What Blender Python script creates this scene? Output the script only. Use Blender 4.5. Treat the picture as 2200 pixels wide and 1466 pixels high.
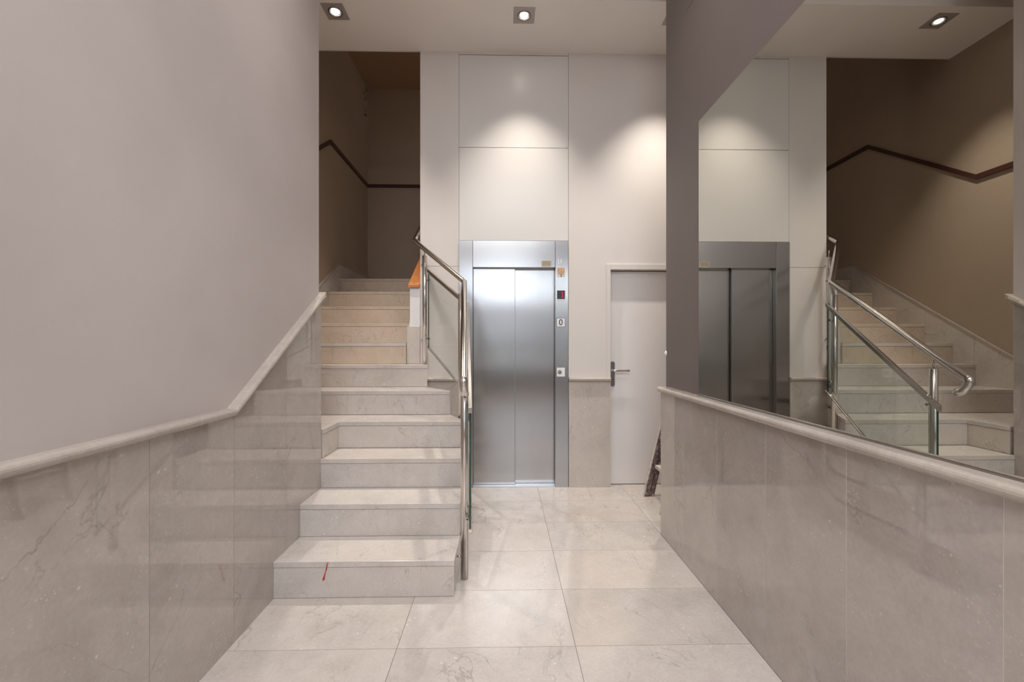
import bpy, bmesh, math, random
from mathutils import Vector, Matrix
random.seed(7)
for o in list(bpy.data.objects): bpy.data.objects.remove(o)
S = bpy.context.scene
COL = S.collection

# ------------------------------------------------------------------ camera
EYE = 1.32
cam = bpy.data.cameras.new('camera'); cam_o = bpy.data.objects.new('camera', cam); COL.objects.link(cam_o)
cam.sensor_width = 36; cam.lens = 930 / 2200 * 36; cam.shift_y = 5 / 2200
cam.clip_start = .02
cam_o.location = (0, 0, EYE)
cam_o.rotation_euler = (math.pi / 2, 0, -math.atan(19 / 930))
S.camera = cam_o

# ------------------------------------------------------------------ look, world, daylight
S.view_settings.view_transform = 'Standard'; S.view_settings.look = 'None'
S.view_settings.gamma = 1; S.view_settings.use_curve_mapping = False
S.view_settings.exposure = 0.25
W = bpy.data.worlds.new('world'); S.world = W; W.use_nodes = True
nt = W.node_tree; nt.nodes.clear()
wo = nt.nodes.new('ShaderNodeOutputWorld'); bg = nt.nodes.new('ShaderNodeBackground')
tc = nt.nodes.new('ShaderNodeTexCoord'); sp = nt.nodes.new('ShaderNodeSeparateXYZ'); cr = nt.nodes.new('ShaderNodeValToRGB')
nt.links.new(tc.outputs['Generated'], sp.inputs[0]); nt.links.new(sp.outputs['Z'], cr.inputs[0])
cr.color_ramp.elements[0].position = 0.0; cr.color_ramp.elements[0].color = (.16, .15, .14, 1)
cr.color_ramp.elements[1].position = 0.12; cr.color_ramp.elements[1].color = (.72, .82, 1, 1)
nt.links.new(cr.outputs[0], bg.inputs[0]); nt.links.new(bg.outputs[0], wo.inputs[0])
bg.inputs[1].default_value = 1.6

def area(name, loc, rot, sx, sy, power, color):
    l = bpy.data.lights.new(name, 'AREA'); l.shape = 'RECTANGLE'; l.size = sx; l.size_y = sy
    l.energy = power; l.color = color
    o = bpy.data.objects.new(name, l); COL.objects.link(o); o.location = loc; o.rotation_euler = rot
    return o
# daylight coming through the glazed entrance behind the camera
DAY_TOP, DAY_DOOR = 24, 8
area('daylight_transom', (0, -4.3, 3.0), (math.radians(90), 0, 0), 2.0, 1.1, DAY_TOP, (.84, .90, 1))
area('daylight_door', (0, -4.3, 1.4), (math.radians(90), 0, 0), 1.8, 1.7, DAY_DOOR, (.84, .90, 1))
SPOT_W = 140
SPOT_COLOR = (1, .92, .83)
FRONT_COLOR = (1, .94, .90)

# ------------------------------------------------------------------ material helpers
def newmat(name):
    m = bpy.data.materials.new(name); m.use_nodes = True
    t = m.node_tree; b = t.nodes['Principled BSDF']
    return m, t, b
def N(t, kind, **kw):
    n = t.nodes.new(kind)
    for k, v in kw.items():
        if k in n.inputs: n.inputs[k].default_value = v
        else: setattr(n, k, v)
    return n
def L(t, a, b): t.links.new(a, b)
def ramp(t, fac, stops):
    r = t.nodes.new('ShaderNodeValToRGB'); e = r.color_ramp.elements
    while len(e) < len(stops): e.new(.5)
    for k, (p, c) in enumerate(stops):
        e[k].position = p; e[k].color = (*c, 1) if len(c) == 3 else c
    L(t, fac, r.inputs[0]); return r.outputs[0]
def mixc(t, fac, a, b, mode='MIX'):
    n = t.nodes.new('ShaderNodeMix'); n.data_type = 'RGBA'; n.blend_type = mode
    for sock, v in ((n.inputs[0], fac), (n.inputs[6], a), (n.inputs[7], b)):
        if isinstance(v, bpy.types.NodeSocket): L(t, v, sock)
        elif isinstance(v, (int, float)): sock.default_value = v
        else: sock.default_value = (*v, 1)
    return n.outputs[2]
def plain(name, col, rough=.5, metal=0., spec=.5):
    m, t, b = newmat(name)
    b.inputs['Base Color'].default_value = (*col, 1); b.inputs['Roughness'].default_value = rough
    b.inputs['Metallic'].default_value = metal; b.inputs['Specular IOR Level'].default_value = spec
    return m
def paint(name, col, rough=.6, bump=.15, scale=60, mott=.05, smudge=0.):
    m, t, b = newmat(name)
    g = N(t, 'ShaderNodeTexCoord')
    n1 = N(t, 'ShaderNodeTexNoise', Scale=1.3, Detail=4.0); L(t, g.outputs['Object'], n1.inputs['Vector'])
    c2 = tuple(v * (1 - mott) for v in col); c1 = tuple(min(1, v * (1 + mott)) for v in col)
    out = ramp(t, n1.outputs[0], [(.35, c2), (.65, c1)])
    if smudge:
        n3 = N(t, 'ShaderNodeTexNoise', Scale=14.0, Detail=6.0, Roughness=.7); L(t, g.outputs['Object'], n3.inputs['Vector'])
        f = ramp(t, n3.outputs[0], [(.66, (0, 0, 0)), (.80, (smudge,) * 3)])
        out = mixc(t, f, out, tuple(v * .55 for v in col))
    L(t, out, b.inputs['Base Color'])
    b.inputs['Roughness'].default_value = rough
    n2 = N(t, 'ShaderNodeTexNoise', Scale=float(scale), Detail=3.0); L(t, g.outputs['Object'], n2.inputs['Vector'])
    bp = N(t, 'ShaderNodeBump', Strength=bump, Distance=.002); L(t, n2.outputs[0], bp.inputs['Height'])
    L(t, bp.outputs[0], b.inputs['Normal'])
    return m
def marble(name, col, rough=.16, vein=.5, fleck=.5, varia=.06, warm=.5, spec=.55):
    m, t, b = newmat(name)
    g = N(t, 'ShaderNodeTexCoord'); isl = N(t, 'ShaderNodeNewGeometry')
    mul = N(t, 'ShaderNodeMath', operation='MULTIPLY'); L(t, isl.outputs['Random Per Island'], mul.inputs[0]); mul.inputs[1].default_value = 37.
    vec = N(t, 'ShaderNodeVectorMath', operation='ADD'); L(t, g.outputs['Object'], vec.inputs[0]); L(t, mul.outputs[0], vec.inputs[1])
    P = vec.outputs[0]
    big = N(t, 'ShaderNodeTexNoise', Scale=2.2, Detail=5.0, Roughness=.6, Distortion=.6); L(t, P, big.inputs['Vector'])
    light = tuple(min(1, v * 1.07) for v in col); dark = (col[0] * .86, col[1] * .85, col[2] * .83)
    base = ramp(t, big.outputs[0], [(.3, dark), (.5, col), (.72, light)])
    fine = N(t, 'ShaderNodeTexNoise', Scale=70.0, Detail=4.0, Roughness=.7); L(t, P, fine.inputs['Vector'])
    base = mixc(t, .5, base, ramp(t, fine.outputs[0], [(.32, (.82, .81, .80)), (.68, (1.05, 1.05, 1.05))]), 'MULTIPLY')
    md = N(t, 'ShaderNodeTexNoise', Scale=11.0, Detail=6.0, Roughness=.65, Distortion=.4); L(t, P, md.inputs['Vector'])
    base = mixc(t, .6, base, ramp(t, md.outputs[0], [(.32, (.88, .87, .86)), (.68, (1.05, 1.05, 1.05))]), 'MULTIPLY')
    # warm clouds
    cl = N(t, 'ShaderNodeTexNoise', Scale=1.1, Detail=2.0); L(t, P, cl.inputs['Vector'])
    base = mixc(t, ramp(t, cl.outputs[0], [(.45, (0, 0, 0)), (.75, (warm,) * 3)]), base, (col[0] * 1.02, col[1] * .95, col[2] * .86))
    # thin broken veins on a slant
    mp = N(t, 'ShaderNodeMapping'); mp.inputs['Rotation'].default_value = (.5, .45, .7); mp.inputs['Scale'].default_value = (2.3, .8, .9)
    L(t, P, mp.inputs['Vector'])
    vn = N(t, 'ShaderNodeTexNoise', Scale=1.7, Detail=7.0, Roughness=.55, Distortion=1.1); L(t, mp.outputs[0], vn.inputs['Vector'])
    ln = ramp(t, vn.outputs[0], [(.493, (0, 0, 0)), (.4995, (1, 1, 1)), (.5005, (1, 1, 1)), (.507, (0, 0, 0))])
    msk = N(t, 'ShaderNodeTexNoise', Scale=3.1, Detail=2.0); L(t, P, msk.inputs['Vector'])
    mk = ramp(t, msk.outputs[0], [(.44, (0, 0, 0)), (.64, (vein,) * 3)])
    f = mixc(t, 1.0, ln, mk, 'MULTIPLY')
    base = mixc(t, f, base, (col[0] * .42, col[1] * .38, col[2] * .34))
    # pale fossil flecks
    vo = N(t, 'ShaderNodeTexVoronoi', Scale=24.0, Randomness=1.0); L(t, P, vo.inputs['Vector'])
    fk = ramp(t, vo.outputs['Distance'], [(.07, (1, 1, 1)), (.17, (0, 0, 0))])
    m2 = N(t, 'ShaderNodeTexNoise', Scale=4.3, Detail=3.0); L(t, P, m2.inputs['Vector'])
    mk2 = ramp(t, m2.outputs[0], [(.5, (0, 0, 0)), (.7, (fleck,) * 3)])
    base = mixc(t, mixc(t, 1.0, fk, mk2, 'MULTIPLY'), base, (min(1, col[0] * 1.45),) * 2 + (min(1, col[2] * 1.5),))
    v3 = N(t, 'ShaderNodeTexVoronoi', Scale=75.0, Randomness=1.0); L(t, P, v3.inputs['Vector'])
    f3 = ramp(t, v3.outputs['Distance'], [(.10, (1, 1, 1)), (.26, (0, 0, 0))])
    m3 = N(t, 'ShaderNodeTexNoise', Scale=9.0, Detail=4.0); L(t, P, m3.inputs['Vector'])
    k3 = ramp(t, m3.outputs[0], [(.52, (0, 0, 0)), (.66, (fleck * .8,) * 3)])
    base = mixc(t, mixc(t, 1.0, f3, k3, 'MULTIPLY'), base, (min(1, col[0] * 1.4),) * 2 + (min(1, col[2] * 1.45),))
    # slab to slab variation
    r2 = N(t, 'ShaderNodeMapRange'); L(t, isl.outputs['Random Per Island'], r2.inputs[0]); r2.inputs[3].default_value = 1 - varia; r2.inputs[4].default_value = 1 + varia * .6
    hs = N(t, 'ShaderNodeHueSaturation'); L(t, base, hs.inputs['Color']); L(t, r2.outputs[0], hs.inputs['Value'])
    L(t, hs.outputs[0], b.inputs['Base Color'])
    rr = ramp(t, fine.outputs[0], [(.3, (rough * .8,) * 3), (.8, (rough * 1.5,) * 3)])
    L(t, rr, b.inputs['Roughness'])
    b.inputs['Specular IOR Level'].default_value = spec
    if spec >= 1: b.inputs['Coat Weight'].default_value = .7; b.inputs['Coat Roughness'].default_value = .02; b.inputs['Coat IOR'].default_value = 1.6
    return m
def steel(name, col=(.62, .62, .63), rough=.3, aniso=0., axis='Z', scr=0.):
    m, t, b = newmat(name)
    b.inputs['Metallic'].default_value = 1
    g = N(t, 'ShaderNodeTexCoord'); mp = N(t, 'ShaderNodeMapping')
    mp.inputs['Scale'].default_value = {'Z': (70, 70, .8), 'X': (.8, 70, 70)}[axis]
    L(t, g.outputs['Object'], mp.inputs['Vector'])
    n = N(t, 'ShaderNodeTexNoise', Scale=1.0, Detail=3.0); L(t, mp.outputs[0], n.inputs['Vector'])
    c = ramp(t, n.outputs[0], [(.2, tuple(v * .98 for v in col)), (.8, tuple(min(1, v * 1.02) for v in col))])
    n2 = N(t, 'ShaderNodeTexNoise', Scale=2.4, Detail=5.0); L(t, g.outputs['Object'], n2.inputs['Vector'])
    L(t, c, b.inputs['Base Color'])
    L(t, ramp(t, n2.outputs[0], [(.3, (rough * .92,) * 3), (.75, (rough * 1.1,) * 3)]), b.inputs['Roughness'])
    if aniso:
        b.inputs['Anisotropic'].default_value = aniso
        tg = N(t, 'ShaderNodeTangent'); tg.direction_type = 'RADIAL'; tg.axis = 'Z'
        L(t, tg.outputs[0], b.inputs['Tangent'])
        b.inputs['Anisotropic Rotation'].default_value = 0. if axis == 'Z' else .25
    return m
def glass(name, tint, refl=1.0):
    m = bpy.data.materials.new(name); m.use_nodes = True; t = m.node_tree; t.nodes.clear()
    o = N(t, 'ShaderNodeOutputMaterial'); mx = N(t, 'ShaderNodeMixShader'); fr = N(t, 'ShaderNodeFresnel', IOR=1.5)
    ge = N(t, 'ShaderNodeNewGeometry'); mr = N(t, 'ShaderNodeMapRange'); L(t, ge.outputs['Backfacing'], mr.inputs[0])
    mr.inputs[3].default_value = 1.5; mr.inputs[4].default_value = 1 / 1.5; L(t, mr.outputs[0], fr.inputs['IOR'])
    tr = N(t, 'ShaderNodeBsdfTransparent'); tr.inputs[0].default_value = (*tint, 1)
    gl = N(t, 'ShaderNodeBsdfGlossy'); gl.inputs['Roughness'].default_value = .0; gl.inputs[0].default_value = (refl,) * 3 + (1,)
    L(t, fr.outputs[0], mx.inputs[0]); L(t, tr.outputs[0], mx.inputs[1]); L(t, gl.outputs[0], mx.inputs[2]); L(t, mx.outputs[0], o.inputs[0])
    return m
def emit(name, col, s):
    m = bpy.data.materials.new(name); m.use_nodes = True; t = m.node_tree; t.nodes.clear()
    o = N(t, 'ShaderNodeOutputMaterial'); e = N(t, 'ShaderNodeEmission'); e.inputs[0].default_value = (*col, 1); e.inputs[1].default_value = s
    L(t, e.outputs[0], o.inputs[0]); return m

TAUPE = (.50, .46, .44)
M = dict(
    wall_left=paint('taupe_paint', (.55, .492, .470), .55, .3, 35, .06, .45),
    wall_right=paint('dark_taupe_paint', (.165, .134, .126), .5, .2, 45, .04, .3),
    wall_back=paint('offwhite_paint', (.70, .655, .615), .55, .2, 45, .03, .25),
    panel=paint('lacquered_panel', (.70, .67, .635), .3, .05, 20, .015, .0),
    stairwell=paint('stairwell_paper', (.42, .33, .25), .6, .5, 90, .05, .3),
    ceiling=paint('ceiling_paint', (.86, .80, .75), .7, .15, 40, .02),
    ceiling_dark=paint('stairwell_ceiling_paint', (.42, .28, .18), .7, .15, 40, .02),
    marble_wall=marble('marble_dado', (.435, .386, .354), .035, .55, .8, .05, spec=1.0),
    marble_floor=marble('marble_floor', (.555, .505, .47), .17, .55, .55, .06),
    marble_step=marble('marble_step', (.60, .55, .515), .2, .5, .6, .05),
    marble_dado_lit=marble('marble_dado_lit', (.56, .51, .465), .2, .5, .6, .05),  # same stone as the dado, downlight brightness put into its colour
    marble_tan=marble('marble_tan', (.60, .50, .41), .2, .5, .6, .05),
    marble_cap=marble('marble_cap', (.46, .405, .36), .14, .4, .5, .04),
    grout=plain('grout', (.18, .16, .14), .9),
    dark=plain('dark_gap', (.02, .018, .016), .9),
    steel_door=steel('brushed_steel_upright', (.45, .44, .43), .2, .75, 'Z'),
    steel_head=steel('brushed_steel_level', (.44, .435, .43), .2, 0, 'X'),
    steel_jamb=steel('brushed_steel_jamb', (.45, .45, .45), .22, .6, 'Z'),
    sill=steel('sill_metal', (.75, .77, .80), .35, 0, 'X'),
    chrome=steel('polished_steel', (.66, .63, .60), .13, 0, 'Z'),
    chrome_flat=steel('flat_bar_steel', (.55, .53, .50), .2, 0, 'Z'),
    handle=steel('satin_handle', (.33, .31, .30), .35, 0, 'Z'),
    lever=steel('satin_lever', (.72, .70, .68), .25, 0, 'X'),
    trim_plate=plain('light_trim_metal', (.46, .42, .39), .45, .3),
    glass=glass('clear_glass', (.925, .96, .94)),
    glass_frost=glass('pale_glass', (.96, .975, .97)),
    pane=glass('window_glass', (.97, .98, .98)),
    glass_edge=plain('glass_edge', (.01, .045, .035), .15),
    door=paint('door_paint', (.76, .72, .695), .42, .05, 30, .01),
    frame=paint('frame_paint', (.70, .65, .61), .5, .05, 30, .01),
    white=paint('white_paint', (.78, .76, .76), .5, .1, 40, .02),
    brown=plain('dark_brown_strip', (.07, .028, .02), .35),
    blackp=plain('black_plastic', (.012, .012, .014), .2),
    ink=plain('ink', (.02, .02, .02), .6),
    beige=plain('beige_label', (.62, .53, .38), .55),
    whitep=plain('white_plate', (.80, .80, .80), .4),
    paper=plain('sticker_paper', (.72, .62, .52), .5),
    orange=plain('sticker_orange', (.62, .30, .10), .5),
    red_led=emit('red_digit', (1, .02, .04), .9),
    lamp=emit('lamp_face', (1, .95, .88), 40),
    fill_opal_warm=emit('fill_opal_warm', (1, .86, .74), .8),
    opal=emit('fill_diffuser', (.93, .96, 1), 3),
    reflector=plain('lamp_reflector', (.62, .58, .54), .35),
    joint_pale=plain('pale_joint', (.62, .58, .54), .8),
    redmark=plain('red_drip', (.55, .05, .03), .4),
)
def mirror_mat():
    m = bpy.data.materials.new('mirror_silver'); m.use_nodes = True; t = m.node_tree; t.nodes.clear()
    o = N(t, 'ShaderNodeOutputMaterial'); g = N(t, 'ShaderNodeBsdfGlossy'); g.inputs['Roughness'].default_value = 0
    g.inputs[0].default_value = (.64, .635, .59, 1); L(t, g.outputs[0], o.inputs[0]); return m
M['mirror'] = mirror_mat()
def wood(name, a, b_, scale=(3, 3, 40), rough=.4):
    m, t, b = newmat(name); g = N(t, 'ShaderNodeTexCoord'); mp = N(t, 'ShaderNodeMapping'); mp.inputs['Scale'].default_value = scale
    L(t, g.outputs['Object'], mp.inputs['Vector']); n = N(t, 'ShaderNodeTexNoise', Scale=1.0, Detail=6.0, Distortion=.8); L(t, mp.outputs[0], n.inputs['Vector'])
    L(t, ramp(t, n.outputs[0], [(.3, a), (.7, b_)]), b.inputs['Base Color']); b.inputs['Roughness'].default_value = rough; return m
M['orange_wood'] = wood('orange_varnished_wood', (.42, .15, .045), (.56, .23, .08), (30, 2, 30), .3)
def old_wood():
    m, t, b = newmat('plaster_speckled_wood'); g = N(t, 'ShaderNodeTexCoord')
    n = N(t, 'ShaderNodeTexNoise', Scale=38.0, Detail=8.0, Roughness=.75); L(t, g.outputs['Object'], n.inputs['Vector'])
    mp = N(t, 'ShaderNodeMapping'); mp.inputs['Scale'].default_value = (60, 60, 4); L(t, g.outputs['Object'], mp.inputs['Vector'])
    n2 = N(t, 'ShaderNodeTexNoise', Scale=1.0, Detail=5.0); L(t, mp.outputs[0], n2.inputs['Vector'])
    w = ramp(t, n2.outputs[0], [(.3, (.06, .035, .03)), (.7, (.20, .14, .12))])
    f = ramp(t, n.outputs[0], [(.5, (0, 0, 0)), (.62, (.75,) * 3)])
    L(t, mixc(t, f, w, (.50, .45, .44)), b.inputs['Base Color']); b.inputs['Roughness'].default_value = .8; return m
M['old_wood'] = old_wood()
M['pale_wood'] = wood('pale_scuffed_wood', (.42, .36, .32), (.66, .60, .55), (8, 8, 30), .7)

# ------------------------------------------------------------------ mesh helpers
def box(bm, x0, x1, y0, y1, z0, z1, mi=0):
    v = [bm.verts.new((x, y, z)) for x in (x0, x1) for y in (y0, y1) for z in (z0, z1)]
    fs = []
    for q in ((0, 1, 3, 2), (4, 6, 7, 5), (0, 4, 5, 1), (2, 3, 7, 6), (0, 2, 6, 4), (1, 5, 7, 3)):
        f = bm.faces.new([v[i] for i in q]); f.material_index = mi; fs.append(f)
    return fs
def prism(bm, pts, fn0, fn1, mi=0):
    """closed polygon pts, two mapping functions to 3D for the two end faces"""
    a = [bm.verts.new(fn0(p)) for p in pts]; b = [bm.verts.new(fn1(p)) for p in pts]
    fa = bm.faces.new(a); fb = bm.faces.new(list(reversed(b))); fa.material_index = fb.material_index = mi
    n = len(pts)
    for i in range(n):
        f = bm.faces.new((a[i], b[i], b[(i + 1) % n], a[(i + 1) % n])); f.material_index = mi
def inset(pts, d):
    n = len(pts); out = []
    ar = sum(pts[i][0] * pts[(i + 1) % n][1] - pts[(i + 1) % n][0] * pts[i][1] for i in range(n)); sg = 1 if ar > 0 else -1
    for i in range(n):
        a = Vector(pts[i - 1]); p = Vector(pts[i]); c = Vector(pts[(i + 1) % n])
        e1 = (p - a).normalized(); e2 = (c - p).normalized()
        n1 = Vector((-e1.y, e1.x)) * sg; n2 = Vector((-e2.y, e2.x)) * sg; m = n1 + n2
        out.append(tuple(p + m * (d / max(.3, 1 + n1.dot(n2)))))
    return out
def prism_z(bm, pts, z0, z1): prism(bm, pts, lambda p: (p[0], p[1], z0), lambda p: (p[0], p[1], z1))
def prism_x(bm, pts, x0, x1): prism(bm, pts, lambda p: (x0, p[0], p[1]), lambda p: (x1, p[0], p[1]))
def prism_y(bm, pts, y0, y1): prism(bm, pts, lambda p: (p[0], y0, p[1]), lambda p: (p[0], y1, p[1]))
def rounded(points, r, n=8):
    """replace inner corners of a polyline with arcs"""
    P = [Vector(p) for p in points]; out = [P[0]]
    for i in range(1, len(P) - 1):
        a = (P[i - 1] - P[i]); b = (P[i + 1] - P[i]); la, lb = a.length, b.length; a.normalize(); b.normalize()
        ang = a.angle(b); d = min(r / max(math.tan(ang / 2), 1e-3), la * .45, lb * .45)
        A = P[i] + a * d; B = P[i] + b * d
        for k in range(n + 1):
            t = k / n; out.append(A * (1 - t) ** 2 + P[i] * 2 * t * (1 - t) + B * t * t)
    out.append(P[-1]); return out
def tube(bm, pts, r, seg=20, caps=True):
    P = [Vector(p) for p in pts]; rings = []
    t = (P[1] - P[0]).normalized(); up = Vector((0, 0, 1)) if abs(t.z) < .95 else Vector((1, 0, 0))
    nrm = (up - t * up.dot(t)).normalized()
    for i, p in enumerate(P):
        if i == 0: t = (P[1] - P[0])
        elif i == len(P) - 1: t = (P[-1] - P[-2])
        else: t = (P[i + 1] - P[i]).normalized() + (P[i] - P[i - 1]).normalized()
        t.normalize(); nrm = (nrm - t * nrm.dot(t)).normalized(); bn = t.cross(nrm)
        rr = r[i] if isinstance(r, (list, tuple)) else r
        rings.append([bm.verts.new(p + (nrm * math.cos(a) + bn * math.sin(a)) * rr) for a in [2 * math.pi * k / seg for k in range(seg)]])
    for A, B in zip(rings, rings[1:]):
        for k in range(seg):
            f = bm.faces.new((A[k], A[(k + 1) % seg], B[(k + 1) % seg], B[k])); f.smooth = True
    if caps:
        bm.faces.new(list(reversed(rings[0]))); bm.faces.new(rings[-1])
def disc(bm, c, r, y0, y1, seg=32):       # short cylinder with its axis on Y
    tube(bm, [(c[0], y0, c[1]), (c[0], y1, c[1])], r, seg)
def build(name, bm, mats, parent=None, bevel=0, smooth=False, seg=2):
    bmesh.ops.recalc_face_normals(bm, faces=bm.faces)
    me = bpy.data.meshes.new(name); bm.to_mesh(me); bm.free()
    for m in (mats if isinstance(mats, (list, tuple)) else [mats]): me.materials.append(M[m])
    o = bpy.data.objects.new(name, me); COL.objects.link(o)
    if parent is not None:
        o.parent = parent; o.matrix_parent_inverse = Matrix.Translation(-Vector(parent.location)) if parent.type == 'EMPTY' else Matrix()
    if bevel:
        md = o.modifiers.new('bevel', 'BEVEL'); md.width = bevel; md.segments = seg; md.limit_method = 'ANGLE'; md.angle_limit = math.radians(40)
    if smooth:
        for p in me.polygons: p.use_smooth = True
    return o
def nb(): return bmesh.new()
def bx(name, dims, mat, parent=None, bevel=0):
    b = nb(); box(b, *dims); return build(name, b, mat, parent, bevel)
def tag(o, label=None, cat=None, group=None, kind=None):
    if label: o['label'] = label
    if cat: o['category'] = cat
    if group: o['group'] = group
    if kind: o['kind'] = kind
    return o
def struct(o, label=None, cat=None): return tag(o, label, cat, kind='structure')
def empty(name, loc, label, cat, group=None, kind=None):
    o = bpy.data.objects.new(name, None); COL.objects.link(o); o.location = loc; o.empty_display_size = .1
    bpy.context.view_layer.update()
    return tag(o, label, cat, group, kind)
def text(name, s, size, x, z, y, mat, parent, depth=.0006, align='CENTER', sx=1.0):
    cu = bpy.data.curves.new(name, 'FONT'); cu.body = s; cu.size = size; cu.extrude = depth; cu.align_x = align; cu.align_y = 'CENTER'
    o = bpy.data.objects.new(name, cu); COL.objects.link(o)
    bpy.context.view_layer.update()
    me = bpy.data.meshes.new_from_object(o.evaluated_get(bpy.context.evaluated_depsgraph_get()))
    bpy.data.objects.remove(o)
    me.transform(Matrix.Translation((x, y, z)) @ Matrix.Rotation(math.pi / 2, 4, 'X') @ Matrix.Diagonal((sx, 1, 1, 1)))
    me.materials.clear(); me.materials.append(M[mat])
    o = bpy.data.objects.new(name, me); COL.objects.link(o)
    o.parent = parent
    if parent.type == 'EMPTY': o.matrix_parent_inverse = Matrix.Translation(-Vector(parent.location))
    return o

# ------------------------------------------------------------------ measures (metres)
R = .189                                   # riser
XL, XR = -1.21, 1.138                      # painted lobby walls
ML, MRX = -1.185, 1.09                     # faces of the marble dado
XS = -1.937                                # stairwell left wall
YB = 3.97                                  # lift wall
YSB = 6.233                                # stairwell back wall
YE = -4.2                                  # entrance wall
ZC, ZC2, ZS = 3.99, 4.28, 4.955            # dropped ceiling, lobby ceiling, stairwell ceiling
YWL, YWR = 2.868, 3.0                      # ends of the left and right walls
XREC = 2.35

# ------------------------------------------------------------------ setting
b = nb()
box(b, XL - .1, XREC, YE - .1, 4.08, -.08, -.004, 1)
x0s = [.315 + .7745 * k for k in range(-3, 4)]
y0s = [1.880 + .4345 * k for k in range(-15, 7)]
G = .0011
for i in range(len(x0s) - 1):
    for j in range(len(y0s) - 1):
        a, c = max(x0s[i], XL), min(x0s[i + 1], XREC); d, e = max(y0s[j], YE), min(y0s[j + 1], 4.08)
        if c - a > .01 and e - d > .01: box(b, a + G, c - G, d + G, e - G, -.02, 0, 0)
struct(build('floor', b, ['marble_floor', 'grout']), 'polished cream marble tile floor of the lobby', 'floor')

b = nb(); box(b, XS - .05, XREC, 3.355, YB, ZC, ZC2); 
struct(build('ceiling', b, 'ceiling'), 'pale dropped ceiling holding the square downlights', 'ceiling')
b = nb(); box(b, XS - .05, XREC, YE - .1, 3.36, ZC2, ZC2 + .1)
struct(build('ceiling', b, 'ceiling'), 'higher pale lobby ceiling nearer the entrance', 'ceiling')
b = nb(); box(b, XS - .05, 1.0, YB, YSB + .1, ZS, ZS + .1)
struct(build('ceiling', b, 'ceiling_dark'), 'dark brown ceiling over the stairwell', 'ceiling')

struct(bx('wall_left', (XS, XL, YE, YWL, 0, ZC2), 'wall_left'), 'pale taupe painted wall on the left of the stairs', 'wall')
wr = struct(bx('wall_right', (XR, XREC, YE, YWR, 0, ZC2), 'wall_right'), 'dark taupe painted wall around the mirror', 'wall')
b = nb()                                   # flaked paint on the right wall's corner
tube(b, [(XR - .0015, YWR - .004, 1.235), (XR - .0025, YWR - .003, 1.25), (XR - .001, YWR - .004, 1.268)], [.006, .013, .004], 8)
build('paint_chip', b, 'white', wr, smooth=True)
b = nb(); box(b, XR - .0008, XR + .002, 2.30, 2.664, 3.3815, 3.3835)
build('wall_crack', b, 'ink', wr)

b = nb(); box(b, XS - .08, XS, 2.6, YSB + .1, 0, ZS)
ws = struct(build('wall_stairwell', b, 'stairwell'), 'brown papered wall on the left of the upper stairs', 'wall')
b = nb(); box(b, XS - .08, 1.0, YSB, YSB + .08, 0, ZS)
struct(build('wall_landing', b, 'stairwell'), 'brown wall at the back of the stair landing', 'wall')
b = nb(); box(b, 1.0, 1.05, 5.0, YSB + .08, 1.9, ZS)
struct(build('wall_landing_end', b, 'stairwell'), 'brown wall closing the landing behind the lift', 'wall')
struct(bx('wall_recess', (XREC, XREC + .08, YWR - .1, 4.1, 0, ZC2), 'wall_back'), 'off-white wall closing the recess beside the white door', 'wall')
# lift wall: shaft block, face panels with fine gaps, opening for the white door
b = nb()
box(b, -.757, .95, YB + .13, 5.05, 0, ZS, 0)              # shaft body
box(b, -.757, -.404, YB + .012, YB + .14, 0, ZS, 0)
box(b, .600, .952, YB + .012, YB + .14, 0, ZS, 0)
box(b, -.404, .600, YB + .02, YB + .14, 2.262, ZS, 1)
g = .0016
box(b, -.757, -.4035 - g, YB, YB + .03, 0, 2.026 - g, 0)
box(b, -.757, -.4035 - g, YB, YB + .03, 2.026 + g, ZC + .02, 0)
box(b, -.404 + g, .600 - g, YB, YB + .03, 3.966, ZC + .02, 0)
box(b, .600 + g, .952, YB, YB + .03, 0, ZC + .02, 0)
box(b, .952, 1.80, YB, YB + .13, 2.049, ZC + .02, 0)
box(b, 1.80, XREC, YB, YB + .13, 0, ZC + .02, 0)
box(b, .952, XREC, YB + .13, YB + .2, 0, ZC + .02, 0)
box(b, XS - .05, -.757, YB, YB + .015, ZC, ZS, 0)          # lintel over the stairs
wb = struct(build('wall_back', b, ['wall_back', 'dark']), 'off-white wall around the lift and the white door', 'wall')
bx('upper_panel', (-.404 + g, .600 - g, YB - .002, YB + .018, 3.1165, 3.960), 'panel', wb, .0012)
bx('lower_panel', (-.404 + g, .600 - g, YB - .002, YB + .018, 2.2635, 3.1125), 'panel', wb, .0012)

# entrance behind the camera: wall with a glazed transom and glazed door
b = nb()
box(b, XL - .1, -1.0, YE - .1, YE, 0, ZC2); box(b, 1.0, XREC, YE - .1, YE, 0, ZC2)
box(b, -1.0, 1.0, YE - .1, YE, 3.55, ZC2); box(b, -1.0, 1.0, YE - .1, YE, 2.25, 2.42)
struct(build('wall_entrance', b, 'wall_left'), 'painted wall around the entrance', 'wall')
b = nb(); box(b, -1.0, 1.0, YE - .055, YE - .045, 2.42, 3.55); w = struct(build('window_1', b, 'pane'), 'transom window over the entrance', 'window')
b = nb()
for q in ((-1.0, -.96), (-.02, .02), (.96, 1.0)): box(b, q[0], q[1], YE - .08, YE - .02, 2.42, 3.55)
box(b, -1, 1, YE - .08, YE - .02, 2.42, 2.46); box(b, -1, 1, YE - .08, YE - .02, 3.51, 3.55)
build('window_frame', b, 'handle', w)
b = nb(); box(b, -1.0, 1.0, YE - .055, YE - .045, .6, 2.25); d2 = struct(build('door_2', b, 'pane'), 'glazed entrance door', 'door')
b = nb()
for q in ((-1.0, -.92), (-.08, .08), (.92, 1.0)): box(b, q[0], q[1], YE - .08, YE - .02, 0, 2.25)
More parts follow.
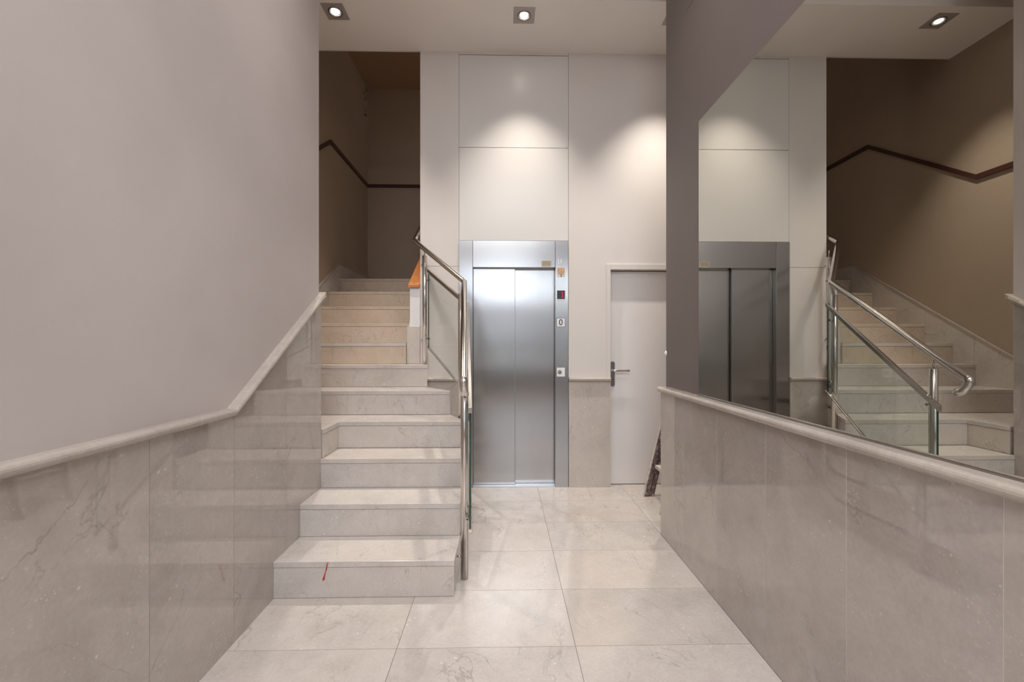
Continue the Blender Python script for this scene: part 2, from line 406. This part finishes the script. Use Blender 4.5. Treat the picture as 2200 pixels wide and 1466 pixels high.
box(b, -1, 1, YE - .08, YE - .02, 0, .6); box(b, -1, 1, YE - .08, YE - .02, 2.17, 2.25); box(b, -1, 1, YE - .08, YE - .02, 1.2, 1.3)
build('door_frame', b, 'handle', d2)

# ------------------------------------------------------------------ marble dado, caps, skirtings
def yz_line(Y): return 1.0 if Y < 1.922 else 1.0 + .6475 * (Y - 1.922)
b = nb(); ys = [YE, -3.0, -2.54, -2.08, -1.62, -1.16, -.70, -.24, .22, .62, 1.018, 1.475, 1.93, 2.395, 2.845]
for a, c in zip(ys, ys[1:]):
    aa, cc = a + .0008, c - .0008
    pts = [(aa, 0), (cc, 0), (cc, yz_line(cc))] + ([(1.922, 1.0)] if aa < 1.922 < cc else []) + [(aa, yz_line(aa))]
    prism_x(b, pts, XL, ML)
box(b, XL, ML - .0015, YE, 2.84, 0, .98, 1)
prism_x(b, [(1.93, .9), (2.84, .9), (2.84, 1.57)], XL, ML - .003)
struct(build('baseboard_left', b, ['marble_wall', 'grout']), 'tall polished marble dado rising beside the stairs', 'dado')
def cap_profile(xw, xo, h=.034):          # from wall to outer bullnose
    s = 1 if xo > xw else -1; r = h / 2; pts = [(xw, 0), (xw, h)]
    for k in range(9):
        a = math.pi / 2 - math.pi * k / 8; pts.append((xo - s * r + s * r * math.cos(a), r + r * math.sin(a)))
    return pts
def sweep_cap(name, stations, xw, xo, label, h=.034):
    b = nb(); prof = cap_profile(xw, xo, h); rings = []
    for (Y, Z) in stations: rings.append([b.verts.new((p[0], Y, Z + p[1])) for p in prof])
    n = len(prof)
    for A, B in zip(rings, rings[1:]):
        for k in range(n): b.faces.new((A[k], A[(k + 1) % n], B[(k + 1) % n], B[k]))
    b.faces.new(rings[0]); b.faces.new(rings[-1])
    return struct(build(name, b, 'marble_cap'), label, 'trim')
sweep_cap('trim_1', [(YE, 1.0), (1.922, 1.0), (2.862, 1.609)], XL, ML + .022, 'rounded marble cap rail on the left dado')
b = nb(); prism_x(b, [(2.80, 1.571), (2.885, 1.626), (2.885, 1.66), (2.80, 1.605)], XL - .05, ML + .018)
struct(build('trim_1', b, 'marble_cap', bevel=.004), 'marble cap end at the corner of the left wall', 'trim')

b = nb(); ys = [YE, -3.1, -2.67, -2.24, -1.81, -1.38, -.95, -.52, -.09, .34, .921, 1.354, 1.776, 2.187, 2.598, 2.975]
for a, c in zip(ys, ys[1:]): box(b, MRX, XR, a + .0014, c - .0014, 0, .985)
box(b, MRX + .0007, XR, YE, 2.97, 0, .983, 1)
struct(build('baseboard_right', b, ['marble_wall', 'joint_pale']), 'tall polished marble dado under the mirror', 'dado')
sweep_cap('trim_2', [(YE, .985), (2.99, .985)], XR, MRX - .022, 'rounded marble cap rail under the mirror')
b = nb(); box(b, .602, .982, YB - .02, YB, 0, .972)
struct(build('baseboard_back', b, 'marble_dado_lit', bevel=.001), 'marble dado between the lift and the white door', 'dado')
b = nb(); prof = [(y, z + .972) for y, z in ((YB, 0), (YB, .034), (YB - .032, .034), (YB - .042, .025), (YB - .042, .009), (YB - .032, 0))]
prism_x(b, prof, .600, .985); struct(build('trim_3', b, 'marble_cap', bevel=.003), 'marble cap on the dado between lift and door', 'trim')
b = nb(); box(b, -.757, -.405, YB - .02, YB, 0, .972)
struct(build('baseboard_back', b, 'marble_dado_lit', bevel=.001), 'marble dado between the stairs and the lift', 'dado')
b = nb(); prism_x(b, prof, -.757, -.4035); struct(build('trim_4', b, 'marble_cap', bevel=.003), 'marble cap on the dado behind the glass balustrade', 'trim')
# stairwell skirting following the steps, with its thin cap
def skz(Y): return min(1.922 + .642 * (Y - 4.59), 2.248)
Yk = 4.59 + (2.248 - 1.922) / .642
b = nb(); js = [2.87, 3.3, 3.75, 4.2, 4.65, Yk]
for a, c in zip(js, js[1:]): prism_x(b, [(a + .001, skz(a) - .62), (c - .001, skz(c) - .62), (c - .001, skz(c)), (a + .001, skz(a))], XS, XS + .02)
box(b, XS, XS + .02, Yk, YSB, 2.0, 2.248)
struct(build('baseboard_stairwell', b, 'marble_step'), 'stepped marble skirting of the upper stairs', 'skirting')
b = nb(); rings = []
pr = [(XS, 0), (XS, .014), (XS + .026, .014), (XS + .026, 0)]
for (Y, Z) in ((2.87, skz(2.87)), (Yk, 2.248), (YSB, 2.248)): rings.append([b.verts.new((p[0], Y, Z + p[1])) for p in pr])
for A, B in zip(rings, rings[1:]):
    for k in range(4): b.faces.new((A[k], A[(k + 1) % 4], B[(k + 1) % 4], B[k]))
b.faces.new(rings[0]); b.faces.new(rings[-1])
struct(build('trim_5', b, 'marble_cap'), 'thin cap on the stairwell skirting', 'trim')
b = nb(); box(b, XS, .99, YSB - .02, YSB, 2.0, 2.2); struct(build('baseboard_landing', b, 'marble_step'), 'marble skirting at the back of the landing', 'skirting')
# dark brown strip zigzagging along the stairwell walls
b = nb(); rings = []
st = [(2.87, 2.79), (3.74, 2.79), (4.88, 3.575), (YSB, 3.57)]
for (Y, Z) in st: rings.append([b.verts.new((x, Y, Z + z)) for x, z in ((XS, -.022), (XS, .022), (XS + .018, .022), (XS + .018, -.022))])
for A, B in zip(rings, rings[1:]):
    for k in range(4): b.faces.new((A[k], A[(k + 1) % 4], B[(k + 1) % 4], B[k]))
b.faces.new(rings[0]); b.faces.new(rings[-1])
struct(build('trim_6', b, 'brown'), 'dark brown strip zigzagging along the stairwell wall', 'trim')
b = nb(); box(b, XS + .018, .99, YSB - .018, YSB, 3.548, 3.592)
struct(build('trim_7', b, 'brown'), 'dark brown strip level across the landing wall', 'trim')

# ------------------------------------------------------------------ staircase
ST = empty('staircase', (-.72, 2.262, 0), 'cream marble staircase climbing behind the left wall', 'staircase')
SY = [2.262, 2.554, 2.842, 3.135, 3.430, 3.735, 3.930, 4.200, 4.505, 4.805, 5.112]
RP = [(-.256, 2.262), (-.256, 3.115), (-.42, 3.43), (-.652, 3.735), (-.757, 3.965)]
def rx(Y):
    for (xa, ya), (xb, yb) in zip(RP, RP[1:]):
        if ya <= Y <= yb: return xa + (xb - xa) * (Y - ya) / (yb - ya)
    return RP[-1][0]
def edge_r(y0, y1, off=0.):
    return [(rx(y0) + off, y0)] + [(p[0] + off, p[1]) for p in RP if y0 + .002 < p[1] < y1 - .002] + [(rx(y1) + off, y1)]
for i in range(11):
    y0 = SY[i]; n = i + 1; z0, z1 = i * R, n * R
    # body below the tread (riser face and side)
    b = nb()
    if n <= 3: pts = edge_r(y0, 3.965) + [(ML - .01 if n < 3 else ML - .01, 3.965), (ML - .01, y0)]
    elif n == 4: pts = edge_r(y0, 3.965) + [(XS + .005, 3.965), (XS + .005, YWL + .002), (ML + .003, YWL + .002), (ML + .003, y0)]
    elif n <= 6: pts = edge_r(y0, 3.965) + [(XS + .005, 3.965), (XS + .005, y0)]
    else: pts = [(-.8775, y0), (-.8775, 5.3), (XS + .005, 5.3), (XS + .005, y0)]
    prism_z(b, pts, z0 + .0022, z1 - .0318)
    ins = inset(pts, .003)
    prism(b, ins, lambda p: (p[0], p[1], z0 + .0004), lambda p: (p[0], p[1], z1 - .0304), 1)
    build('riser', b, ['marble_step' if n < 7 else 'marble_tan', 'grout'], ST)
    # tread slab
    b = nb(); ov = .002
    y1 = SY[i + 1] + .012 if n < 11 else YSB - .002
    if n == 6: y1 = 3.965
    if n <= 3: pts = [(p[0] + ov, p[1]) for p in edge_r(y0, y1)] + [(ML - .01, y1), (ML - .01, y0 - ov)]; pts[0] = (pts[0][0], y0 - ov)
    elif n == 4: pts = [(rx(y0) + ov, y0 - ov)] + edge_r(y0, y1, ov)[1:] + [(XS + .005, y1), (XS + .005, YWL + .002), (ML + .008, YWL + .002), (ML + .008, y0 - ov)]
    elif n <= 6: pts = [(rx(y0) + ov, y0 - ov)] + edge_r(y0, y1, ov)[1:] + [(XS + .005, y1), (XS + .005, y0 - ov)]
    elif n < 11: pts = [(-.8775, y0 - ov), (-.8775, y1), (XS + .005, y1), (XS + .005, y0 - ov)]
    else: pts = [(-.8775, y0 - ov), (-.8775, 5.055), (.99, 5.055), (.99, y1), (XS + .005, y1), (XS + .005, y0 - ov)]
    prism_z(b, pts, z1 - .030, z1)
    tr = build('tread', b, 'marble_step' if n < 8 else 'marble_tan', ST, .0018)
    if n == 1:
        b = nb()
        tube(b, [(-.905, y0 - .0045, .189), (-.911, y0 - .005, .172), (-.914, y0 - .003, .155), (-.920, y0 - .0015, .135), (-.926, y0 - .001, .112), (-.930, y0 - .001, .098), (-.932, y0, .092)],
             [.0015, .0028, .003, .0022, .0035, .0062, .003], 8)
        o = build('red_drip', b, 'redmark', ST); o['label'] = 'dried red drip on the lowest riser'
        o.scale = (1, 1, 1)

# parapet beside the upper steps with orange wood cap
PA = empty('parapet', (-.80, 3.962, 1.134), 'low white parapet with marble foot and orange wooden cap beside the lift wall', 'parapet')
def sl(z, y, y0=3.958): return z + .642 * (y - y0)
b = nb(); prism_x(b, [(3.958, 1.473), (5.05, 2.1), (5.05, sl(1.822, 5.05)), (3.958, 1.822)], -.848, -.7585)
build('parapet_wall', b, 'white', PA)
b = nb(); prism_x(b, [(3.950, 1.136), (4.02, 1.136), (4.02, 1.473), (3.950, 1.473)], -.876, -.7585)
prism_x(b, [(4.02, 1.136), (5.05, 1.80), (5.05, 2.25), (4.10, 1.60), (4.02, 1.473)], -.872, -.846)
build('plinth', b, 'marble_step', PA, .002)
b = nb(); prism_x(b, [(3.940, 1.823), (3.940, 1.852), (5.05, sl(1.852, 5.05, 3.94)), (5.05, sl(1.823, 5.05, 3.94))], -.862, -.7585)
build('wooden_cap', b, 'orange_wood', PA, .003)

# ------------------------------------------------------------------ balustrade
BA = empty('balustrade', (-.217, 2.43, 0), 'stainless steel stair balustrade with glass panels and tubular handrail', 'balustrade')
PR = .0215
def post(x, y, z0, z1):
    b = nb(); tube(b, [(x, y, z0), (x, y, z1 - .003), (x, y, z1)], [PR, PR, PR - .003], 28)
    return build('post', b, 'chrome', BA)
P1 = (-.217, 2.435); P2 = (-.322, 3.312); P3 = (-.696, 3.859)
p1 = post(*P1, 0, 1.175); p2 = post(*P2, 0.30, 1.70); p3 = post(*P3, 1.135, 2.10)
RR = .0215
E0 = Vector((-.204, 2.285, 1.14))
C2v = Vector((-.298, 3.315, 1.792)); C3v = Vector((-.79, 3.87, 2.236)); C4v = Vector((-.79, 5.0, 2.96))
d = (E0 - C2v).normalized()
low = Vector((-.203, 2.262, 1.125))
path = rounded([(low.x, 2.296, 1.052), (low.x, 2.262, 1.066), (low.x, 2.236, 1.105)], .03, 6)[:-1] + rounded([(low.x, 2.238, 1.100), (low.x, 2.232, 1.128), tuple(C2v), tuple(C3v), tuple(C4v)], .04, 12)
path = [Vector(p) for p in path]
b = nb(); tube(b, path, RR, 28)
hr = build('handrail', b, 'chrome', BA)
def rail_z(x, y):                          # handrail centre height above a point on the sloping run
    t = (y - low.y) / (C2v.y - low.y); return low.z + t * (C2v.z - low.z)
def pin(a, c, r=.005, nm='pin', par=None):
    b = nb(); tube(b, [a, c], r, 12); return build(nm, b, 'chrome_flat', par or BA)
pin((*P1, 1.17), (-.217, 2.435, rail_z(0, 2.435) - .012))
pin((*P2, 1.69), (-.312, 3.312, 1.79 - .015))
pin((*P3, 2.095), (-.70, 3.862, 2.16))
pin((-.262, 2.435, .125), (-.232, 2.435, .125), .006)
pin((-.37, 3.29, .69), (-.335, 3.305, .69), .006)
pin((-.745, 3.969, 2.04), (-.705, 3.87, 2.04), .006); pin((-.745, 3.969, 1.35), (-.705, 3.87, 1.35), .006)
def gpanel(A, B, zA0, zA1, zB0, zB1, off, mat, bar=.034, bt=.018):
    """glass between plan points A and B with flat bars along the sloping top and bottom edges"""
    A = Vector((*A, 0)); B = Vector((*B, 0)); t = (B - A).normalized(); n = Vector((t.y, -t.x, 0))
    b = nb(); th = .005
    def V(P, s, z): return b.verts.new(P + n * (off + s) + Vector((0, 0, z)))
    q = [V(A, -th, zA0), V(B, -th, zB0), V(B, -th, zB1), V(A, -th, zA1)]; r = [V(A, th, zA0), V(B, th, zB0), V(B, th, zB1), V(A, th, zA1)]
    b.faces.new(q); b.faces.new(list(reversed(r)))
    for k in range(4):
        f = b.faces.new((q[k], r[k], r[(k + 1) % 4], q[(k + 1) % 4])); f.material_index = 1
    bmesh.ops.recalc_face_normals(b, faces=b.faces)
    go = build('glass_panel', b, [mat, 'glass_edge'], BA)
    for nm, za, zb, h in (('top_bar', zA1, zB1, bar), ('bottom_bar', zA0, zB0, .012)):
        b = nb(); w = .011
        e = .014
        def V2(P, s, z): return b.verts.new(P + n * (off + s) + Vector((0, 0, z)))
        A2 = A - t * e; B2 = B + t * e; sl_ = (zb - za) / (B - A).length
        q = [V2(A2, -w, za - h / 2 - sl_ * e), V2(B2, -w, zb - h / 2 + sl_ * e), V2(B2, -w, zb + h / 2 + sl_ * e), V2(A2, -w, za + h / 2 - sl_ * e)]
        r = [V2(A2, w, za - h / 2 - sl_ * e), V2(B2, w, zb - h / 2 + sl_ * e), V2(B2, w, zb + h / 2 + sl_ * e), V2(A2, w, za + h / 2 - sl_ * e)]
        b.faces.new(q); b.faces.new(list(reversed(r)))
        for k in range(4): b.faces.new((q[k], r[k], r[(k + 1) % 4], q[(k + 1) % 4]))
        build(nm, b, 'chrome_flat', BA, .002)
    return go
gpanel((-.181, 2.375), (-.272, 3.315), .295, .965, .94, 1.612, 0, 'glass')
gpanel((-.330, 3.325), (-.655, 3.82), 1.00, 1.665, 1.285, 1.955, 0, 'glass_frost')
for (px, py, z) in ((P1[0], P1[1], .97), (P1[0], P1[1], .40), (P2[0], P2[1], 1.50), (P2[0], P2[1], 1.02)):
    pin((px + .018, py, z), (px + .042, py - .002, z), .009, 'clamp')
for (px, py, z) in ((P3[0], P3[1], 1.88), (P3[0], P3[1], 1.36)):
    pin((px + .018, py, z), (px + .045, py - .03, z), .009, 'clamp')

# ------------------------------------------------------------------ lift
LI = empty('elevator', (.098, YB, 0), 'brushed steel lift with two sliding door leaves in the back wall', 'elevator')
YF = YB - .012
bx('left_jamb', (-.403, -.278, YF, YB + .10, 0, 2.260), 'steel_jamb', LI, .0015)
bx('control_column', (.479, .597, YF, YB + .10, 0, 2.260), 'steel_jamb', LI, .0015)
bx('header', (-.2765, .4775, YF + .001, YB + .10, 2.016, 2.260), 'steel_head', LI, .0015)
dl = bx('door_leaf', (-.277, .110, YB + .045, YB + .07, .012, 2.03), 'steel_door', LI, .002)
bx('door_leaf', (.085, .478, YB + .078, YB + .10, .012, 2.03), 'steel_door', LI, .002)
ds = bx('leaf_gap_shade', (.1085, .1125, YB + .043, YB + .068, .012, 2.03), 'handle', LI)  # dark strip standing in for the shadow line between the leaves
bx('door_recess', (-.277, .478, YB + .105, YB + .125, 0, 2.05), 'dark', LI)
b = nb(); box(b, -.277, .478, YB - .014, YB + .105, 0.0005, .010)
for yy in (.02, .055, .09): box(b, -.277, .478, YB + yy - .003, YB + yy + .003, .010, .0115)
build('sill', b, 'sill', LI)
# rating label on the header
lb = bx('rating_label', (.351, .445, YF - .0012, YF + .001, 2.022, 2.077), 'beige', LI); lb['label'] = 'beige rating label'
b = nb()
random.seed(3)
for r_ in range(6):
    x = .357
    while x < .436:
        wd = random.uniform(.004, .013); box(b, x, min(x + wd, .439), YF - .0018, YF - .001, 2.0695 - r_ * .0078, 2.0725 - r_ * .0078); x += wd + .003
build('label_print', b, 'ink', lb)
# small square pictogram
p_ = bx('square_sign', (.503, .535, YF - .0012, YF + .001, 2.054, 2.088), 'whitep', LI)
text('sign_letter', 'S', .030, .519, 2.071, YF - .0016, 'ink', p_)
# orange 24 sticker
p_ = bx('service_sticker', (.496, .566, YF - .0012, YF + .001, 1.926, 2.016), 'paper', LI)
b = nb(); box(b, .499, .563, YF - .0017, YF - .001, 1.966, 2.011); build('sticker_field', b, 'orange', p_)
text('sticker_number', '24', .046, .531, 1.989, YF - .0024, 'paper', p_, sx=1.05)
b = nb()
for k in range(5): box(b, .505 + k * .011, .512 + k * .011, YF - .0018, YF - .001, 1.953, 1.959)
disc(b, (.531, 1.946), .0055, YF - .0018, YF - .001, 14); disc(b, (.531, 1.933), .005, YF - .0018, YF - .001, 14)
build('sticker_print', b, 'ink', p_)
# floor display
p_ = bx('floor_display', (.490, .569, YF - .006, YF + .001, 1.709, 1.808), 'whitep', LI, .002)
s_ = bx('display_screen', (.494, .565, YF - .0072, YF - .005, 1.726, 1.804), 'blackp', p_)
b = nb()
for q in ((.540, .546, 1.742, 1.790), (.533, .553, 1.740, 1.744), (.533, .540, 1.781, 1.786)): box(b, q[0], q[1], YF - .0080, YF - .0070, q[2], q[3])
build('red_digit', b, 'red_led', s_)
# number plate 0
p_ = bx('number_plate', (.487, .569, YF - .0022, YF + .001, 1.469, 1.552), 'ink', LI, .001)
bx('plate_face', (.4905, .5655, YF - .0030, YF - .002, 1.4725, 1.5485), 'whitep', p_)
text('plate_number', '0', .078, .528, 1.5105, YF - .0036, 'ink', p_)
# call button
p_ = bx('call_button', (.491, .566, YF - .004, YF + .001, 1.015, 1.096), 'whitep', LI, .0015)
b = nb()
def ring(bm, c, r0, r1, y0, y1, seg=32):
    vs = [[bm.verts.new((c[0] + r * math.cos(2 * math.pi * k / seg), y, c[1] + r * math.sin(2 * math.pi * k / seg))) for k in range(seg)] for r, y in ((r0, y1), (r0, y0), (r1, y0), (r1, y1))]
    for A, B in zip(vs, vs[1:] + vs[:1]):
        for k in range(seg): bm.faces.new((A[k], A[(k + 1) % seg], B[(k + 1) % seg], B[k]))
ring(b, (.518, 1.055), .013, .0175, YF - .0055, YF - .003); disc(b, (.518, 1.055), .0035, YF - .0065, YF - .003, 12)
build('button_ring', b, 'ink', p_)
b = nb(); disc(b, (.518, 1.055), .0125, YF - .006, YF - .003); build('push_button', b, 'chrome_flat', p_)

# ------------------------------------------------------------------ white door
YD = YB + .055
D1 = struct(bx('door_1', (.990, 1.765, YD, YD + .04, .006, 1.992), 'door', None, .002), 'plain off-white flush door right of the lift', 'door')
b = nb()
box(b, .952, .988, YB - .012, YB + .12, 0, 2.049); box(b, 1.768, 1.80, YB - .012, YB + .12, 0, 2.049); box(b, .988, 1.768, YB - .012, YB + .12, 2.0, 2.049)
build('door_frame', b, 'frame', D1, .002)
hd = nb()
pl = []
for k in range(17):
    a = math.pi * k / 16; pl.append((1.020 + .021 * math.cos(a), 1.132 + .021 * math.sin(a)))
for k in range(17):
    a = math.pi + math.pi * k / 16; pl.append((1.020 + .021 * math.cos(a), .938 + .021 * math.sin(a)))
prism_y(hd, pl, YD - .009, YD)
hp = build('handle_plate', hd, 'handle', D1, .002)
b = nb(); tube(b, rounded([(1.020, YD - .008, 1.067), (1.020, YD - .05, 1.067), (1.168, YD - .05, 1.067)], .014), .0095, 18); build('lever', b, 'lever', hp)
b = nb(); disc(b, (1.020, 1.067), .013, YD - .014, YD - .008, 24); build('lever_collar', b, 'lever', hp)
b = nb(); disc(b, (1.020, .990), .0085, YD - .0125, YD - .008, 20); box(b, 1.0155, 1.0245, YD - .0125, YD - .008, .970, .990); build('lock_cylinder', b, 'lever', hp)
b = nb(); box(b, 1.0188, 1.0212, YD - .0132, YD - .012, .976, .994); build('keyhole', b, 'ink', hp)

# ------------------------------------------------------------------ mirror
MI = nb(); box(MI, 1.126, XR - .0005, -.6, 2.471, 1.0195, 2.600)
mo = build('wall_mirror', MI, ['mirror', 'glass_edge'])
for p in mo.data.polygons: p.material_index = 0 if p.normal.x < -.9 else 1
ch = bx('bottom_dark_strip', (1.1225, 1.128, -.6, 2.4715, 1.0185, 1.0245), 'handle', mo)  # thin dark strip drawn along the gap under the mirror
tag(mo, 'large frameless wall mirror standing on the right marble cap rail', 'mirror')

# ------------------------------------------------------------------ stepladder
LA = empty('stepladder', (1.3, 3.55, 0), 'plaster-spattered wooden stepladder standing in the recess behind the mirror wall', 'ladder')
TOPX, TOPZ = 1.575, 1.48
def rail(xf, xt, y0, nm, w=.092):
    b = nb(); s = 1 if xf < xt else -1
    # board lying in the XZ plane, split by a groove into two laths
    for k in (0, 1):
        o0 = k * w * .5; o1 = o0 + w * .5 - .004
        prism_y(b, [(xf + s * o0, .0), (xf + s * o1, .0), (xt + s * o1 * .75, TOPZ), (xt + s * o0 * .75, TOPZ)], y0 + (0 if k == 0 else .006), y0 + .026)
    r = build(nm, b, 'old_wood', LA, .002)
    b = nb(); prism_y(b, [(xf - s * .007, .0), (xf, .0), (xt, TOPZ), (xt - s * .006, TOPZ)], y0 - .001, y0 + .027)
    build('rail_edge', b, 'pale_wood', r)
    return r
XF0, XB0 = 1.213, 1.95
rail(XF0, TOPX, 3.700, 'front_rail'); rail(XF0, TOPX, 3.310, 'front_rail')
rail(XB0, TOPX, 3.700, 'back_rail', .05); rail(XB0, TOPX, 3.310, 'back_rail', .05)
for z in (.262, .515, .768, 1.02, 1.27):
    x = XF0 + (TOPX - XF0) * z / TOPZ
    b = nb(); box(b, x + .03, x + .10, 3.337, 3.699, z - .018, z + .012); build('step', b, 'pale_wood', LA, .002)
b = nb(); box(b, 1.52, 1.66, 3.30, 3.735, TOPZ - .005, TOPZ + .022); build('top_board', b, 'pale_wood', LA, .002)
for z in (.10, .60):
    x = XB0 + (TOPX - XB0) * z / TOPZ
    b = nb(); box(b, x - .035, x - .012, 3.337, 3.699, z - .02, z + .02); build('cross_bar', b, 'pale_wood', LA, .002)

# ------------------------------------------------------------------ downlights
def downlight(x, y, z, label, power=SPOT_W, color=SPOT_COLOR, size=.172, spot=84, blend=1.0, grp='square recessed downlights'):
    e = empty('ceiling_downlight', (x, y, z), label, 'ceiling light', grp)
    h = size / 2; r = .052; seg = 40; b = nb()
    # square plate with a round hole
    outer = []; inner = []; 
    for k in range(seg):
        a = 2 * math.pi * k / seg; c_, s_ = math.cos(a), math.sin(a); m = max(abs(c_), abs(s_))
        outer.append((x + h * c_ / m, y + h * s_ / m)); inner.append((x + r * c_, y + r * s_))
    vo0 = [b.verts.new((*p, z)) for p in outer]; vo1 = [b.verts.new((*p, z - .005)) for p in outer]
    vi1 = [b.verts.new((*p, z - .005)) for p in inner]; vi0 = [b.verts.new((*p, z)) for p in inner]
    for A, B in ((vo0, vo1), (vo1, vi1), (vi1, vi0)):
        for k in range(seg): b.faces.new((A[k], A[(k + 1) % seg], B[(k + 1) % seg], B[k]))
    build('trim_plate', b, 'trim_plate', e)
    b = nb(); prof = [(.055, 0), (.055, -.010), (.050, -.012), (.044, -.009), (.040, -.002), (.040, 0)]; rings = []
    for k in range(seg):
        a = 2 * math.pi * k / seg; rings.append([b.verts.new((x + q[0] * math.cos(a), y + q[0] * math.sin(a), z + q[1])) for q in prof])
    for A, B in zip(rings, rings[1:] + rings[:1]):
        for j in range(len(prof) - 1):
            f = b.faces.new((A[j], A[j + 1], B[j + 1], B[j])); f.smooth = True
    build('bezel', b, 'handle', e)
    b = nb(); tube(b, [(x, y, z - .0005), (x, y, z - .004)], .0395, 32); bu = build('lamp_reflector', b, 'reflector', e)
    b = nb(); tube(b, [(x, y, z - .004), (x, y, z - .0065)], .027, 28); build('lamp_face', b, 'lamp', bu)
    l = bpy.data.lights.new('spot', 'SPOT'); l.energy = power; l.color = color; l.spot_size = math.radians(spot); l.spot_blend = blend; l.shadow_soft_size = .028
    lo = bpy.data.objects.new('spot', l); COL.objects.link(lo); lo.location = (x, y, z - .02); 
    lo.parent = e; lo.matrix_parent_inverse = Matrix.Translation(-Vector((x, y, z)))
    return e
downlight(-1.349, 3.508, ZC, 'square downlight on the left, above the stairs')
downlight(.170, 3.518, ZC, 'square downlight in the middle, above the lift', power=120)
downlight(1.414, 3.515, ZC, 'square downlight mostly hidden by the dark wall, above the white door', power=150)
for k, (x, y, nm) in enumerate(((-.65, 1.9, 'left near'), (.6, 1.9, 'right near'), (-.65, -3.3, 'left rear'), (.6, -3.3, 'right rear'))):  # unseen downlights added to light the lobby
    downlight(x, y, ZC2, 'added unseen square downlight in the high ceiling, ' + nm, power=48, spot=115, blend=.9, grp='added downlights of the high ceiling', color=FRONT_COLOR)

# opal ceiling panel added unseen behind the camera as frontal fill
PL = empty('added_fill_panel', (0, -1.4, ZC2), 'unseen rectangular opal fill light added nearer the entrance', 'ceiling light')
b = nb()
for q in ((-.97, -.95, -2.62, -.18), (.95, .97, -2.62, -.18), (-.95, .95, -2.62, -2.60), (-.95, .95, -.20, -.18)): box(b, *q, ZC2 - .05, ZC2)
build('frame', b, 'whitep', PL)
b = nb(); box(b, -.95, .95, -2.60, -.20, ZC2 - .035, ZC2 - .03); build('diffuser', b, 'opal', PL)
a_ = area('fill_panel_lamp', (0, -1.4, ZC2 - .04), (0, 0, 0), 1.85, 2.3, 105, (.93, .96, 1))
a_.parent = PL; a_.matrix_parent_inverse = Matrix.Translation(-Vector((0, -1.4, ZC2)))

# small unseen lamp added round the landing corner to brighten the stairwell
LL = empty('added_landing_lamp', (.35, 5.65, ZS), 'small unseen round opal lamp added behind the lift to brighten the stairwell', 'ceiling light')
b = nb(); tube(b, [(.35, 5.65, ZS), (.35, 5.65, ZS - .02)], .12, 32); build('base', b, 'whitep', LL)
b = nb(); tube(b, [(.35, 5.65, ZS - .02), (.35, 5.65, ZS - .05), (.35, 5.65, ZS - .07)], [.11, .10, .05], 32); build('shade', b, 'fill_opal_warm', LL)
l = bpy.data.lights.new('landing_fill_glow', 'POINT'); l.energy = 5.5; l.color = (1, .86, .74); l.shadow_soft_size = .08
lo = bpy.data.objects.new('landing_fill_glow', l); COL.objects.link(lo); lo.location = (.35, 5.65, ZS - .17); lo.parent = LL; lo.matrix_parent_inverse = Matrix.Translation(-Vector(LL.location))
# cracked plaster high in the stairwell corner
random.seed(11); b = nb()
for k in range(9):
    y, z = 6.2 - random.uniform(0, .10), random.uniform(4.50, 4.93); pts = []
    for j in range(6):
        pts.append((XS - .001, y, z)); y -= random.uniform(-.035, .05); z += random.uniform(-.06, .05); y = min(y, 6.228); z = min(z, ZS - .005)
    tube(b, pts, random.uniform(.002, .0045), 6)
build('plaster_crack', b, 'dark', ws)
